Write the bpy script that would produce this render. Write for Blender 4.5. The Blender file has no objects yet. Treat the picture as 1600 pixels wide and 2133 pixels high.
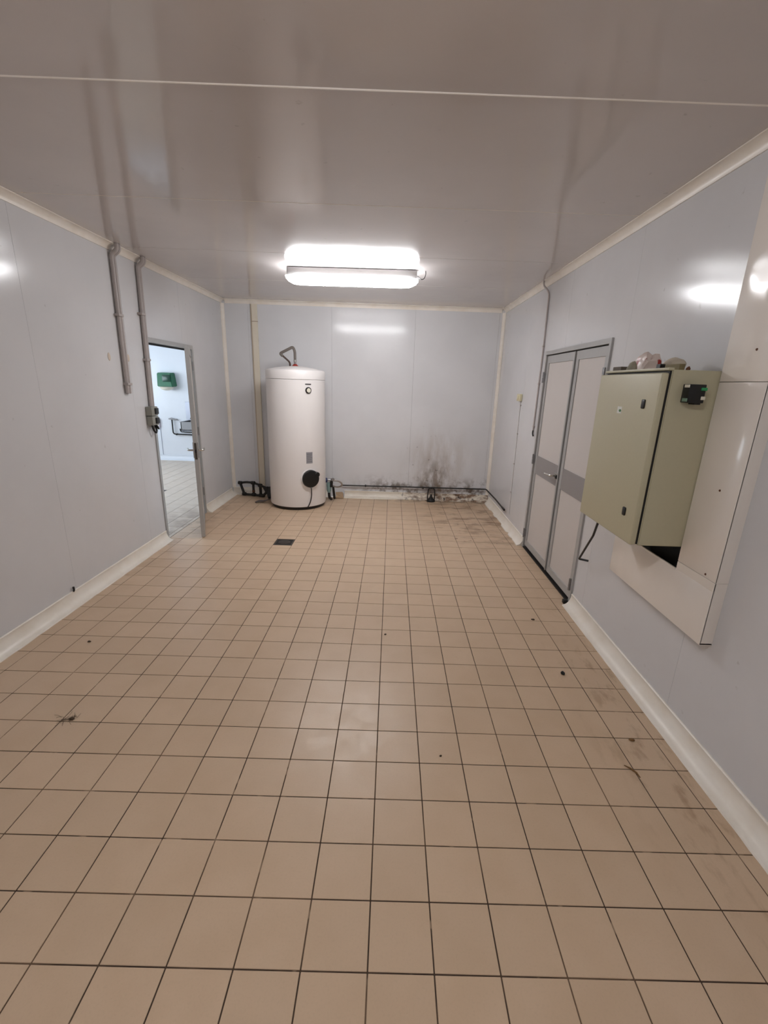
import bpy, bmesh, math, random
from mathutils import Vector, Matrix
random.seed(7)
S = bpy.context.scene
C = S.collection
PI = math.pi

# ------------------------------------------------------------------ camera
CAM = Vector((0.01704, -0.917, 1.67998))
RIGHT = Vector((0.999437706, 0.003462169, 0.033350931))
UP = Vector((-0.032894201, 0.294042744, 0.955226066))
FWD = Vector((0.006499445, 0.955786000, -0.293991291))
FPX = 956.92
cd = bpy.data.cameras.new('camera')
cam = bpy.data.objects.new('camera', cd)
C.objects.link(cam)
m = Matrix.Identity(4)
for r in range(3):
    m[r][0] = RIGHT[r]; m[r][1] = UP[r]; m[r][2] = -FWD[r]; m[r][3] = CAM[r]
cam.matrix_world = m
cd.sensor_fit = 'HORIZONTAL'; cd.sensor_width = 36.0
cd.lens = FPX / 1600 * 36.0
cd.shift_x = -14.27 / 1600; cd.shift_y = 27.38 / 1600
cd.clip_start = 0.02
S.camera = cam
def project(p):
    d = Vector(p) - CAM
    z = d.dot(FWD)
    if z < 0.05: return None
    return (814.27 + FPX * d.dot(RIGHT) / z, 1093.88 - FPX * d.dot(UP) / z)

# ------------------------------------------------------------------ world, exposure
w = bpy.data.worlds.new('world'); S.world = w; w.use_nodes = True
w.node_tree.nodes['Background'].inputs[0].default_value = (0.75, 0.85, 1.0, 1)
w.node_tree.nodes['Background'].inputs[1].default_value = 1.0
S.view_settings.view_transform = 'Standard'
S.view_settings.look = 'None'
S.view_settings.gamma = 1.0
S.view_settings.use_curve_mapping = False
S.view_settings.exposure = 1.15
LAMP_STRENGTH = 26.0
LAMP2_STRENGTH = 15.0
WINDOW_STRENGTH = 3.6

# room planes
XL, XR, YF, YN, H = -2.35, 1.53, 5.93, -2.30, 2.705
# adjoining room
AX0, AX1, AY0, AY1 = -6.2, -2.414, 1.6, 8.70
T = 0.2

# ------------------------------------------------------------------ materials
MATS = {}
def lin(c):
    return tuple(((v/255)/12.92 if v/255 <= 0.04045 else ((v/255+0.055)/1.055)**2.4) for v in c)
def mat(name, rgb, rough=0.5, metal=0.0, spec=0.5, noise=None, bump=None, emit=None, coat=0.0):
    """noise=(scale, amount) tonal variation in world space; bump=(scale, strength, distance)"""
    if name in MATS: return MATS[name]
    M = bpy.data.materials.new(name); M.use_nodes = True
    nt = M.node_tree; b = nt.nodes['Principled BSDF']
    col = lin(rgb)
    b.inputs['Base Color'].default_value = (*col, 1)
    b.inputs['Roughness'].default_value = rough
    b.inputs['Metallic'].default_value = metal
    b.inputs['Specular IOR Level'].default_value = spec
    b.inputs['Coat Weight'].default_value = coat
    if emit:
        b.inputs['Emission Color'].default_value = (*emit[0], 1)
        b.inputs['Emission Strength'].default_value = emit[1]
    geo = nt.nodes.new('ShaderNodeNewGeometry')
    if noise:
        n = nt.nodes.new('ShaderNodeTexNoise'); n.inputs['Scale'].default_value = noise[0]
        n.inputs['Detail'].default_value = 5
        nt.links.new(geo.outputs['Position'], n.inputs['Vector'])
        mx = nt.nodes.new('ShaderNodeMix'); mx.data_type = 'RGBA'
        a = noise[1]
        mx.inputs['A'].default_value = (*[c*(1-a) for c in col], 1)
        mx.inputs['B'].default_value = (*[min(1, c*(1+a)) for c in col], 1)
        nt.links.new(n.outputs['Fac'], mx.inputs['Factor'])
        nt.links.new(mx.outputs['Result'], b.inputs['Base Color'])
    if bump:
        n = nt.nodes.new('ShaderNodeTexNoise'); n.inputs['Scale'].default_value = bump[0]
        nt.links.new(geo.outputs['Position'], n.inputs['Vector'])
        bp = nt.nodes.new('ShaderNodeBump'); bp.inputs['Strength'].default_value = bump[1]
        bp.inputs['Distance'].default_value = bump[2]
        nt.links.new(n.outputs['Fac'], bp.inputs['Height'])
        nt.links.new(bp.outputs['Normal'], b.inputs['Normal'])
    MATS[name] = M
    return M

class NT:
    """tiny node-graph helper"""
    def __init__(s, M):
        s.nt = M.node_tree; s.n = s.nt.nodes; s.b = s.n['Principled BSDF']
        s.pos = s.n.new('ShaderNodeNewGeometry').outputs['Position']
    def link(s, a, b): s.nt.links.new(a, b)
    def put(s, sock, v):
        if hasattr(v, 'is_linked'): s.link(v, sock)
        else: sock.default_value = v
    def noise(s, scale, detail=4, rough=0.55, vec=None, stretch=None):
        n = s.n.new('ShaderNodeTexNoise'); n.inputs['Scale'].default_value = scale
        n.inputs['Detail'].default_value = detail; n.inputs['Roughness'].default_value = rough
        v = vec or s.pos
        if stretch:
            mp = s.n.new('ShaderNodeVectorMath'); mp.operation = 'MULTIPLY'
            s.link(v, mp.inputs[0]); mp.inputs[1].default_value = stretch; v = mp.outputs[0]
        s.link(v, n.inputs['Vector']); return n.outputs['Fac']
    def math(s, op, a, b=0.0, clamp=False):
        n = s.n.new('ShaderNodeMath'); n.operation = op; n.use_clamp = clamp
        s.put(n.inputs[0], a); s.put(n.inputs[1], b); return n.outputs[0]
    def ramp(s, v, lo, hi, a=0.0, b=1.0):
        n = s.n.new('ShaderNodeMapRange'); n.interpolation_type = 'SMOOTHSTEP'
        s.put(n.inputs['Value'], v); n.inputs['From Min'].default_value = lo; n.inputs['From Max'].default_value = hi
        n.inputs['To Min'].default_value = a; n.inputs['To Max'].default_value = b
        return n.outputs['Result']
    def mix(s, fac, a, b):
        n = s.n.new('ShaderNodeMix'); n.data_type = 'RGBA'
        s.put(n.inputs['Factor'], fac)
        for k, v in (('A', a), ('B', b)):
            if isinstance(v, tuple): n.inputs[k].default_value = (*v[:3], 1)
            else: s.link(v, n.inputs[k])
        return n.outputs['Result']
    def blob(s, c, rad, soft=1.0):
        """1 inside an ellipsoid of the world (c, radii), falling to 0 at its border"""
        a = s.n.new('ShaderNodeVectorMath'); a.operation = 'SUBTRACT'; s.link(s.pos, a.inputs[0]); a.inputs[1].default_value = c
        d = s.n.new('ShaderNodeVectorMath'); d.operation = 'DIVIDE'; s.link(a.outputs[0], d.inputs[0]); d.inputs[1].default_value = rad
        l = s.n.new('ShaderNodeVectorMath'); l.operation = 'LENGTH'; s.link(d.outputs[0], l.inputs[0])
        return s.ramp(l.outputs['Value'], 1.0, 1.0-soft)
    def bump(s, h, strength, dist):
        n = s.n.new('ShaderNodeBump'); n.inputs['Strength'].default_value = strength; n.inputs['Distance'].default_value = dist
        s.link(h, n.inputs['Height']); s.link(n.outputs['Normal'], s.b.inputs['Normal'])
    def sep(s):
        n = s.n.new('ShaderNodeSeparateXYZ'); s.link(s.pos, n.inputs[0]); return n.outputs

def tile_material(name, base, island):
    M = bpy.data.materials.new(name); M.use_nodes = True; g = NT(M)
    if island:
        rnd = g.n.new('ShaderNodeNewGeometry').outputs['Random Per Island']
    else:
        rnd = g.n.new('ShaderNodeObjectInfo').outputs['Random']
    c0 = lin(base)
    col = g.mix(rnd, tuple(c*0.97 for c in c0), tuple(c*1.03 for c in c0))
    cloud = g.ramp(g.noise(5.0, 5), 0.35, 0.7)
    col = g.mix(g.math('MULTIPLY', cloud, 0.22), col, tuple(c*f for c, f in zip(c0, (0.80, 0.74, 0.66))))
    fine = g.ramp(g.noise(130, 2), 0.45, 0.8)
    col = g.mix(g.math('MULTIPLY', fine, 0.10), col, tuple(c*0.55 for c in c0))
    # spilled rust and dirt in the far right corner
    area = g.blob((1.15, 5.0, 0), (1.0, 1.7, 1), 0.8)
    st = g.math('MULTIPLY', area, g.ramp(g.noise(4.0, 6, 0.62, stretch=(0.8, 1.4, 1)), 0.46, 0.66))
    col = g.mix(g.math('MULTIPLY', st, 0.8), col, lin((120, 88, 58)))
    rim = g.math('MULTIPLY', g.blob((0.9, 6.0, 0), (1.9, 0.42, 1), 0.9), g.ramp(g.noise(7, 5), 0.38, 0.6))
    col = g.mix(g.math('MULTIPLY', rim, 0.9), col, lin((70, 52, 38)))
    spots = g.math('MULTIPLY', g.blob((1.08, 4.35, 0), (0.55, 0.9, 1), 0.5), g.ramp(g.noise(13, 3), 0.64, 0.72))
    col = g.mix(g.math('MULTIPLY', spots, 0.75), col, lin((104, 56, 28)))
    # ochre scuffs along the right hand side
    side = g.math('MULTIPLY', g.blob((1.5, 1.0, 0), (0.55, 2.2, 1), 0.8), g.ramp(g.noise(6, 6, 0.6, stretch=(2.2, 0.8, 1)), 0.50, 0.70))
    col = g.mix(g.math('MULTIPLY', side, 0.5), col, lin((128, 92, 56)))
    lft = g.math('MULTIPLY', g.blob((-2.4, 4.4, 0), (0.5, 2.6, 1), 0.9), g.ramp(g.noise(5, 5), 0.4, 0.65))
    col = g.mix(g.math('MULTIPLY', lft, 0.45), col, lin((122, 92, 66)))
    g.link(col, g.b.inputs['Base Color'])
    g.link(g.ramp(g.noise(9, 4), 0.3, 0.7, 0.33, 0.42), g.b.inputs['Roughness'])
    g.b.inputs['Specular IOR Level'].default_value = 0.45
    g.bump(g.noise(90, 2), 0.06, 0.001)
    return M

def grout_material():
    M = bpy.data.materials.new('grout'); M.use_nodes = True; g = NT(M)
    col = g.mix(g.ramp(g.noise(2.3, 4), 0.45, 0.65), lin((66, 50, 38)), lin((112, 90, 70)))
    col = g.mix(g.ramp(g.noise(11, 2), 0.62, 0.7), col, lin((150, 128, 106)))
    g.link(col, g.b.inputs['Base Color']); g.b.inputs['Roughness'].default_value = 0.85
    return M

def panel_material(name, base, rough, mould=False, streak=True, spec=0.5):
    M = bpy.data.materials.new(name); M.use_nodes = True; g = NT(M)
    c0 = lin(base)
    col = g.mix(g.ramp(g.noise(1.7, 4), 0.3, 0.7), tuple(c*0.97 for c in c0), tuple(min(1, c*1.02) for c in c0))
    if mould:
        x, y, z = g.sep()
        # black mould creeping up from the skirting of the far wall
        low = g.math('MULTIPLY', g.ramp(z, 0.42, 0.14), g.math('MULTIPLY', g.ramp(x, -0.75, 0.1), 1.0))
        a = g.math('MULTIPLY', low, g.ramp(g.noise(9, 6, 0.65), 0.44, 0.66))
        col = g.mix(g.math('MULTIPLY', a, 0.9), col, lin((92, 74, 54)))
        plume = g.blob((0.70, YF, 0.30), (0.36, 0.3, 0.55), 0.9)
        b2 = g.math('MULTIPLY', plume, g.ramp(g.noise(6, 6, 0.65, stretch=(1.5, 1, 0.7)), 0.36, 0.62))
        col = g.mix(g.math('MULTIPLY', b2, 0.72), col, lin((104, 84, 62)))
        haze = g.blob((0.75, YF, 0.55), (0.75, 0.3, 0.75), 1.0)
        b3 = g.math('MULTIPLY', haze, g.ramp(g.noise(3.2, 5, stretch=(2.2, 1, 0.6)), 0.35, 0.65))
        col = g.mix(g.math('MULTIPLY', b3, 0.45), col, lin((160, 144, 126)))
        sp = g.math('MULTIPLY', g.blob((0.6, YF, 0.55), (0.6, 0.3, 0.7), 0.7), g.ramp(g.noise(16, 2), 0.66, 0.74))
        col = g.mix(g.math('MULTIPLY', sp, 0.5), col, lin((96, 88, 84)))
    elif streak:
        sm = g.ramp(g.noise(14, 3), 0.70, 0.78)
        col = g.mix(g.math('MULTIPLY', sm, 0.25), col, lin((120, 108, 98)))
    g.link(col, g.b.inputs['Base Color'])
    g.b.inputs['Roughness'].default_value = rough
    g.b.inputs['Specular IOR Level'].default_value = spec
    g.bump(g.noise(1.6, 2), 0.25, 0.012)
    return M

def trim_material(name, base, dirt, damp=False):
    M = bpy.data.materials.new(name); M.use_nodes = True; g = NT(M)
    col = g.mix(g.math('MULTIPLY', g.ramp(g.noise(6, 5), 0.35, 0.75), 0.22), lin(base), lin((206, 188, 156)))
    d = g.math('MULTIPLY', g.ramp(g.noise(7, 6, 0.65, stretch=(0.6, 0.6, 2.5)), 0.46, 0.74), dirt)
    col = g.mix(d, col, lin((120, 84, 56)))
    if damp:
        x, y, z = g.sep()
        wet = g.math('MULTIPLY', g.ramp(x, 0.05, 0.55), g.ramp(g.noise(10, 6, 0.65, stretch=(0.8, 1, 2.0)), 0.40, 0.60))
        col = g.mix(g.math('MULTIPLY', wet, 0.9), col, lin((112, 76, 46)))
        blk = g.math('MULTIPLY', g.ramp(x, -0.1, 0.45), g.ramp(g.noise(17, 5, 0.6), 0.56, 0.68))
        col = g.mix(g.math('MULTIPLY', blk, 0.95), col, lin((46, 36, 28)))
    g.link(col, g.b.inputs['Base Color']); g.b.inputs['Roughness'].default_value = 0.38
    return M

M_TILE = tile_material('tile', (206, 180, 152), False)
M_TILE_I = tile_material('tile_rest', (206, 180, 152), True)
M_TILE_A = tile_material('tile_adjoining', (206, 190, 172), False)
M_GROUT = grout_material()
M_WALL = panel_material('wall_panel', (216, 216, 218), 0.16, spec=0.35)
M_WALLF = panel_material('wall_panel_far', (218, 218, 220), 0.15, mould=True, spec=0.20)
M_CEIL = panel_material('ceiling_panel', (206, 200, 198), 0.10)
M_ADJ = panel_material('adjoining_wall', (224, 228, 234), 0.35, streak=False)
M_BACK = mat('wall_core_shade', (46, 44, 42), 0.9)  # near-black slab colour stands in for shade inside gaps and openings
M_TRIM = trim_material('trim_cream', (240, 233, 224), 0.05)
M_COVE = trim_material('cove_cream', (242, 236, 226), 0.05)
M_COVED = trim_material('cove_dirty', (234, 226, 212), 0.2, True)
M_ALU = mat('aluminium', (178, 178, 177), 0.38, metal=0.2, noise=(20, 0.05))
M_ALUD = mat('aluminium_rail', (150, 146, 145), 0.45, metal=0.1)
M_DPANEL = mat('door_panel', (206, 200, 196), 0.4, noise=(3, 0.02))
M_BLACK = mat('black_plastic', (14, 14, 15), 0.42)
M_RUB = mat('black_rubber', (18, 17, 17), 0.6)
M_BPIPE = mat('black_pipe', (22, 20, 19), 0.5)
M_CHROME = mat('chrome', (205, 203, 198), 0.22, metal=0.9)
M_STEEL = mat('steel', (150, 150, 152), 0.35, metal=0.75)
M_GREYPVC = mat('grey_pvc', (178, 170, 167), 0.45, noise=(9, 0.06))
M_CREAMP = mat('cream_duct', (224, 215, 198), 0.42, noise=(4, 0.06))
M_TANK = mat('tank_enamel', (240, 236, 234), 0.33, noise=(2, 0.01))
M_CAB = mat('cabinet_paint', (190, 184, 156), 0.42, noise=(60, 0.03))
M_BOARD = mat('casing_board', (240, 233, 225), 0.14, noise=(3, 0.02), bump=(3.0, 0.6, 0.02))
M_SWITCH = mat('switch_cream', (222, 214, 180), 0.4)
M_LAMP = mat('lamp_diffuser', (245, 245, 245), 0.4, emit=((0.98, 0.98, 1.0), LAMP_STRENGTH))
M_LAMP2 = mat('lamp_diffuser_dim', (245, 245, 245), 0.4, emit=((0.98, 0.98, 1.0), LAMP2_STRENGTH))  # same diffuser with weaker emission, set to balance the foreground light
M_HOUS = mat('lamp_housing', (150, 148, 147), 0.5)

# ------------------------------------------------------------------ mesh helpers
def box(bm, x0, x1, y0, y1, z0, z1):
    v = [bm.verts.new((x, y, z)) for x in (x0, x1) for y in (y0, y1) for z in (z0, z1)]
    for f in ((0,1,3,2),(4,6,7,5),(0,4,5,1),(2,3,7,6),(0,2,6,4),(1,5,7,3)):
        bm.faces.new([v[i] for i in f])
def bbox(x0, x1, y0, y1, z0, z1, bev=0.0, seg=2):
    bm = bmesh.new(); box(bm, x0, x1, y0, y1, z0, z1)
    if bev: bmesh.ops.bevel(bm, geom=bm.edges[:], offset=bev, segments=seg, affect='EDGES', profile=0.5)
    return bm
def merge(bm, other):
    me = bpy.data.meshes.new('tmp'); other.to_mesh(me); other.free(); bm.from_mesh(me); bpy.data.meshes.remove(me)
    return bm
def fillet(pts, rad, k=5):
    P = [Vector(p) for p in pts]; out = [P[0]]
    for i in range(1, len(P)-1):
        a, b, c = P[i-1], P[i], P[i+1]
        d1, d2 = (a-b), (c-b); r = min(rad, d1.length*0.45, d2.length*0.45)
        s, e = b + d1.normalized()*r, b + d2.normalized()*r
        for j in range(k+1):
            t = j/k; out.append(s*(1-t)**2 + b*2*t*(1-t) + e*t*t)
    out.append(P[-1]); return out
def tube(bm, pts, rad, n=10, closed=False, flat=None):
    P = [Vector(p) for p in pts]; N = len(P); rings = []
    R = rad if isinstance(rad, (list, tuple)) else [rad]*N
    up = None
    for i in range(N):
        if closed: t = (P[(i+1) % N] - P[i-1])
        else: t = P[min(i+1, N-1)] - P[max(i-1, 0)]
        t.normalize()
        if up is None:
            up = Vector((0, 0, 1)) if abs(t.z) < 0.9 else Vector((0, 1, 0))
        u = up - t*up.dot(t)
        if u.length < 1e-5: u = t.orthogonal()
        u.normalize(); v = t.cross(u); up = u
        rings.append([bm.verts.new(P[i] + (u*math.cos(a)*(flat or 1) + v*math.sin(a))*R[i]) for a in [2*PI*k/n for k in range(n)]])
    for i in range(N if closed else N-1):
        A, B = rings[i], rings[(i+1) % N]
        for k in range(n): bm.faces.new((A[k], A[(k+1) % n], B[(k+1) % n], B[k]))
    if not closed:
        bm.faces.new(rings[0][::-1]); bm.faces.new(rings[-1])
def tubebm(pts, rad, n=10, **kw):
    bm = bmesh.new(); tube(bm, pts, rad, n, **kw); return bm
def lathe(bm, prof, c, n=32, axis=None):
    """prof = [(radius, height)], revolved about axis through c"""
    ax = Vector(axis or (0, 0, 1)).normalized(); u = ax.orthogonal().normalized(); v = ax.cross(u); c = Vector(c)
    rings = []
    for r, h in prof:
        if r < 1e-6: rings.append([bm.verts.new(c + ax*h)])
        else: rings.append([bm.verts.new(c + ax*h + (u*math.cos(2*PI*k/n) + v*math.sin(2*PI*k/n))*r) for k in range(n)])
    for A, B in zip(rings, rings[1:]):
        for k in range(n):
            k2 = (k+1) % n
            if len(A) == 1 and len(B) == 1: continue
            if len(A) == 1: bm.faces.new((A[0], B[k2], B[k]))
            elif len(B) == 1: bm.faces.new((A[k], A[k2], B[0]))
            else: bm.faces.new((A[k], A[k2], B[k2], B[k]))
    if len(rings[0]) > 1: bm.faces.new(rings[0][::-1])
    if len(rings[-1]) > 1: bm.faces.new(rings[-1])
def lathebm(prof, c, n=32, axis=None):
    bm = bmesh.new(); lathe(bm, prof, c, n, axis); return bm
def sweep(bm, prof, fn, steps):
    """prof: list of (a,b) closed; fn(a,b,t) -> point; straight sweep over list of t, capped"""
    rings = [[bm.verts.new(fn(a, b, t)) for a, b in prof] for t in steps]
    n = len(prof)
    for A, B in zip(rings, rings[1:]):
        for k in range(n): bm.faces.new((A[k], A[(k+1) % n], B[(k+1) % n], B[k]))
    bm.faces.new(rings[0][::-1]); bm.faces.new(rings[-1])

def obj(name, bm, material, parent=None, smooth=False):
    bmesh.ops.recalc_face_normals(bm, faces=bm.faces[:])
    vs = [v.co for v in bm.verts]
    lo = Vector((min(v.x for v in vs), min(v.y for v in vs), min(v.z for v in vs)))
    hi = Vector((max(v.x for v in vs), max(v.y for v in vs), max(v.z for v in vs)))
    o0 = Vector(((lo.x+hi.x)/2, (lo.y+hi.y)/2, lo.z))
    bmesh.ops.translate(bm, verts=bm.verts[:], vec=-o0)
    me = bpy.data.meshes.new(name); bm.to_mesh(me); bm.free()
    if smooth:
        me.shade_smooth()
        try: me.set_sharp_from_angle(angle=math.radians(35))
        except Exception: pass
    me.materials.append(material)
    o = bpy.data.objects.new(name, me); C.objects.link(o)
    base = Vector((0, 0, 0))
    q = parent
    while q is not None: base += q.location; q = q.parent
    o.location = o0 - base
    o.parent = parent
    return o
def tag(o, label, cat, group=None, kind=None):
    o['label'] = label
    if cat: o['category'] = cat
    if group: o['group'] = group
    if kind: o['kind'] = kind
    return o
def thing(name, loc, label, cat, group=None, kind=None):
    o = bpy.data.objects.new(name, None); o.location = loc; o.empty_display_size = 0.1
    C.objects.link(o); return tag(o, label, cat, group, kind)
def struct(name, bm, material, label, cat, smooth=False):
    return tag(obj(name, bm, material, None, smooth), label, cat, kind='structure')

# ------------------------------------------------------------------ floor of the room
fl = struct('floor', bbox(XL, XR, YN, YF, -0.08, -0.0022), M_GROUT, 'beige square tiled floor of the long white room', 'floor')
def tile_mesh(name, dx, dy, material):
    bm = bbox(-dx/2, dx/2, -dy/2, dy/2, -0.006, 0.0, 0.0011, 1)
    me = bpy.data.meshes.new(name); bm.to_mesh(me); bm.free(); me.materials.append(material); return me
GAP = 0.0044
tile_cache = {}
def floor_tiles(parent, x0, x1, y0, y1, material, material_rest, limit, pick, holes=(), extra=()):
    cells = list(extra)
    for i in range(math.floor(x0/T), math.ceil(x1/T)):
        for j in range(math.floor(y0/T), math.ceil(y1/T)):
            a0, a1 = max(i*T+GAP/2, x0), min((i+1)*T-GAP/2, x1)
            b0, b1 = max(j*T+GAP/2, y0), min((j+1)*T-GAP/2, y1)
            if a1-a0 < 0.012 or b1-b0 < 0.012 or (i, j) in holes: continue
            cells.append((a0, a1, b0, b1))
    def area(c):
        q = [project((x, y, 0)) for x, y in ((c[0], c[2]), (c[1], c[2]), (c[1], c[3]), (c[0], c[3]))]
        if None in q: return 0
        q = [(min(max(x, 0), 1600), min(max(y, 0), 2133)) for x, y in q]
        return abs(sum(q[k][0]*q[(k+1) % 4][1]-q[(k+1) % 4][0]*q[k][1] for k in range(4)))/2 if pick(c) else 0
    cells = sorted(((area(c), c) for c in cells), key=lambda t: -t[0])
    rest = bmesh.new(); nrest = 0
    for n, (ar, (a0, a1, b0, b1)) in enumerate(cells):
        if n < limit and ar > 20:
            key = (round(a1-a0, 4), round(b1-b0, 4), material.name)
            if key not in tile_cache: tile_cache[key] = tile_mesh('floor_tile', a1-a0, b1-b0, material)
            o = bpy.data.objects.new('floor_tile', tile_cache[key]); C.objects.link(o)
            o.parent = parent; o.location = Vector(((a0+a1)/2, (b0+b1)/2, 0)) - parent.location
            o.rotation_euler = (random.uniform(-1, 1)*0.0012, random.uniform(-1, 1)*0.0012, 0)
        else:
            nrest += 1
            box(rest, a0, a1, b0, b1, -0.006, 0.0)
    if nrest:
        o = obj('floor_tile_field', rest, material_rest, parent); o['kind'] = 'stuff'
DX, DY = -1.1, 3.79            # floor drain, set across two rows of tiles
floor_tiles(fl, XL+0.005, XR-0.005, YN+0.005, YF-0.005, M_TILE, M_TILE_I, 300, lambda c: True, {(-6, 18), (-6, 19)},
            [(-1.2+GAP/2, -1.0-GAP/2, 3.6+GAP/2, 3.69-GAP/2), (-1.2+GAP/2, -1.0-GAP/2, 3.89+GAP/2, 4.0-GAP/2)])

# ------------------------------------------------------------------ walls
def panels(parent, name, spans, cut, mk, material):
    """one object per sandwich panel; spans = [(a0,a1)], cut = list of openings (a0,a1,z0,z1), mk(bm,a0,a1,z0,z1) adds a box"""
    for a0, a1 in spans:
        bm = bmesh.new()
        hit = [c for c in cut if c[0] < a1 and c[1] > a0]
        edges = sorted({a0, a1, *[min(max(c[0], a0), a1) for c in hit], *[min(max(c[1], a0), a1) for c in hit]})
        for e0, e1 in zip(edges, edges[1:]):
            if e1-e0 < 1e-4: continue
            z = 0.0
            for c in sorted([c for c in hit if c[0] <= e0+1e-6 and c[1] >= e1-1e-6], key=lambda c: c[2]):
                if c[2] > z: mk(bm, e0, e1, z, c[2])
                z = c[3]
            if z < H: mk(bm, e0, e1, z, H)
        if len(bm.verts):
            obj(name, bm, material, parent)
def spans(lo, hi, seam0, step=1.15, gap=0.0016):
    k = math.floor((lo-seam0)/step); s = []
    while seam0+k*step < hi:
        a, b = max(lo, seam0+k*step+gap/2), min(hi, seam0+(k+1)*step-gap/2)
        if b-a > 0.02: s.append((a, b))
        k += 1
    return s
PT = 0.05
D1 = (3.745, 4.835, 0.0, 2.03)        # left doorway in the wall (y0,y1,z0,z1)
D2 = (2.485, 3.915, 0.0, 2.035)       # right double doorway
HOLE = (0.98, 1.82, 0.62, 1.70)      # hole behind the electric cabinet

bm = bmesh.new()
box(bm, XL-0.055, XL-0.03, YN, D1[0], 0, H); box(bm, XL-0.055, XL-0.03, D1[1], YF, 0, H); box(bm, XL-0.055, XL-0.03, D1[0], D1[1], D1[3], H)
wl = struct('wall_left', bm, M_BACK, 'white panelled wall on the left with an open doorway', 'wall')
panels(wl, 'wall_panel', spans(YN, YF, 2.29), [D1], lambda b, a0, a1, z0, z1: box(b, XL-0.03, XL, a0, a1, z0, z1), M_WALL)
wr = struct('wall_right', bbox(XR+PT, XR+PT+0.08, YN, YF, 0, H), M_BACK, 'white panelled wall on the right with a double door', 'wall')
panels(wr, 'wall_panel', spans(YN, YF, 2.29), [D2, HOLE], lambda b, a0, a1, z0, z1: box(b, XR, XR+PT, a0, a1, z0, z1), M_WALL)
wb = struct('wall_back', bbox(XL-0.055, XR+PT+0.08, YF+PT, YF+PT+0.08, 0, H), M_BACK, 'far end wall stained with mould above its skirting', 'wall')
panels(wb, 'wall_panel', spans(XL, XR, 0.305), [], lambda b, a0, a1, z0, z1: box(b, a0, a1, YF, YF+PT, z0, z1), M_WALLF)
wf = struct('wall_front', bbox(XL-0.11, XR+PT+0.08, YN-0.10, YN, 0, H), M_WALL, 'plain white wall behind the viewpoint', 'wall')
ce = struct('ceiling', bbox(XL-0.11, XR+PT+0.08, YN-0.1, YF+PT+0.08, H+0.04, H+0.12), M_BACK, 'glossy white panelled ceiling with crosswise joints', 'ceiling')
for a0, a1 in spans(YN, YF, 1.158, gap=0.003):
    obj('ceiling_panel', bbox(XL, XR, a0, a1, H, H+0.04, 0.0015, 1), M_CEIL, ce)
obj('joint_bead', tubebm([(XL+0.05, 1.158, H+0.0005), (XR-0.05, 1.158, H+0.0005)], 0.0042, 8), M_TRIM, ce, True)
obj('joint_bead', tubebm([(XL+0.05, 2.308, H+0.001), (XR-0.05, 2.308, H+0.001)], 0.0022, 8), M_TRIM, ce, True)

# quarter-round mouldings in the angles (a = out from wall, b = down from ceiling)
def concave(r, k=6, lip=0.006):
    pts = [(0, 0), (r+lip, 0), (r+lip, lip)]
    for i in range(k+1):
        a = PI/2*i/k
        pts.append((r+lip - r*math.sin(a), lip + r*(1-math.cos(a))))
    pts += [(lip, r+lip), (0, r+lip)]
    out = [pts[0]]
    for p in pts[1:]:
        if abs(p[0]-out[-1][0])+abs(p[1]-out[-1][1]) > 1e-6: out.append(p)
    return out
CM = concave(0.046)
def lane(prof, fn, t0, t1, n=2):
    bm = bmesh.new(); sweep(bm, prof, fn, [t0+(t1-t0)*i/(n-1) for i in range(n)]); return bm
E = 0.0006
struct('trim_1', lane(CM, lambda a, b, t: (XL+E+a, t, H-E-b), YN+0.002, YF-0.002), M_TRIM, 'cream coved moulding where the left wall meets the ceiling', 'moulding', True)
struct('trim_2', lane(CM, lambda a, b, t: (XR-E-a, t, H-E-b), YN+0.002, YF-0.002), M_TRIM, 'cream coved moulding where the right wall meets the ceiling', 'moulding', True)
struct('trim_3', lane(CM, lambda a, b, t: (t, YF-E-a, H-E-b), XL+0.053, XR-0.053), M_TRIM, 'cream coved moulding where the far wall meets the ceiling', 'moulding', True)
CV = concave(0.034)
struct('trim_4', lane(CV, lambda a, b, t: (XL+E+a, YF-E-b, t), 0.105, H-0.053), M_TRIM, 'upright cream corner moulding behind the water heater', 'moulding', True)
struct('trim_5', lane(CV, lambda a, b, t: (XR-E-a, YF-E-b, t), 0.105, H-0.053), M_TRIM, 'upright cream corner moulding in the far right corner', 'moulding', True)

# coved skirtings: a = out from the wall, b = up from the floor
def cove(hgt=0.105, out=0.062, k=7):
    p = [(0, 0), (out+0.012, 0), (out+0.010, 0.005)]
    for i in range(k+1):
        a = PI/2*i/k
        p.append((0.008+out*(1-math.sin(a)), 0.008+(hgt-0.022)*(1-math.cos(a))))
    p += [(0.011, hgt-0.004), (0.006, hgt), (0, hgt)]
    return p
KP = cove()
def skirting(name, fn, t0, t1, label, material=M_COVE, rag=0.0, n=None):
    """rag makes the toe of the cove broken and uneven"""
    n = n or max(2, int(abs(t1-t0)/0.05))
    rnd = random.Random(sum(map(ord, label)))
    bm = bmesh.new(); rings = []
    amp = [0.0]*(n+1)
    cur = 0
    for i in range(n+1):
        if rnd.random() < 0.35: cur = rnd.random()**2
        amp[i] = cur
    for i in range(n+1):
        t = t0+(t1-t0)*i/n
        rings.append([bm.verts.new(fn(a - (rag*amp[i]*max(0, (a-0.03))/0.04 if a > 0.03 else 0), b, t)) for a, b in KP])
    for A, B in zip(rings, rings[1:]):
        for k in range(len(KP)): bm.faces.new((A[k], A[(k+1) % len(KP)], B[(k+1) % len(KP)], B[k]))
    bm.faces.new(rings[0][::-1]); bm.faces.new(rings[-1])
    return struct(name, bm, material, label, 'skirting', True)
Z0 = 0.0004
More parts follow.
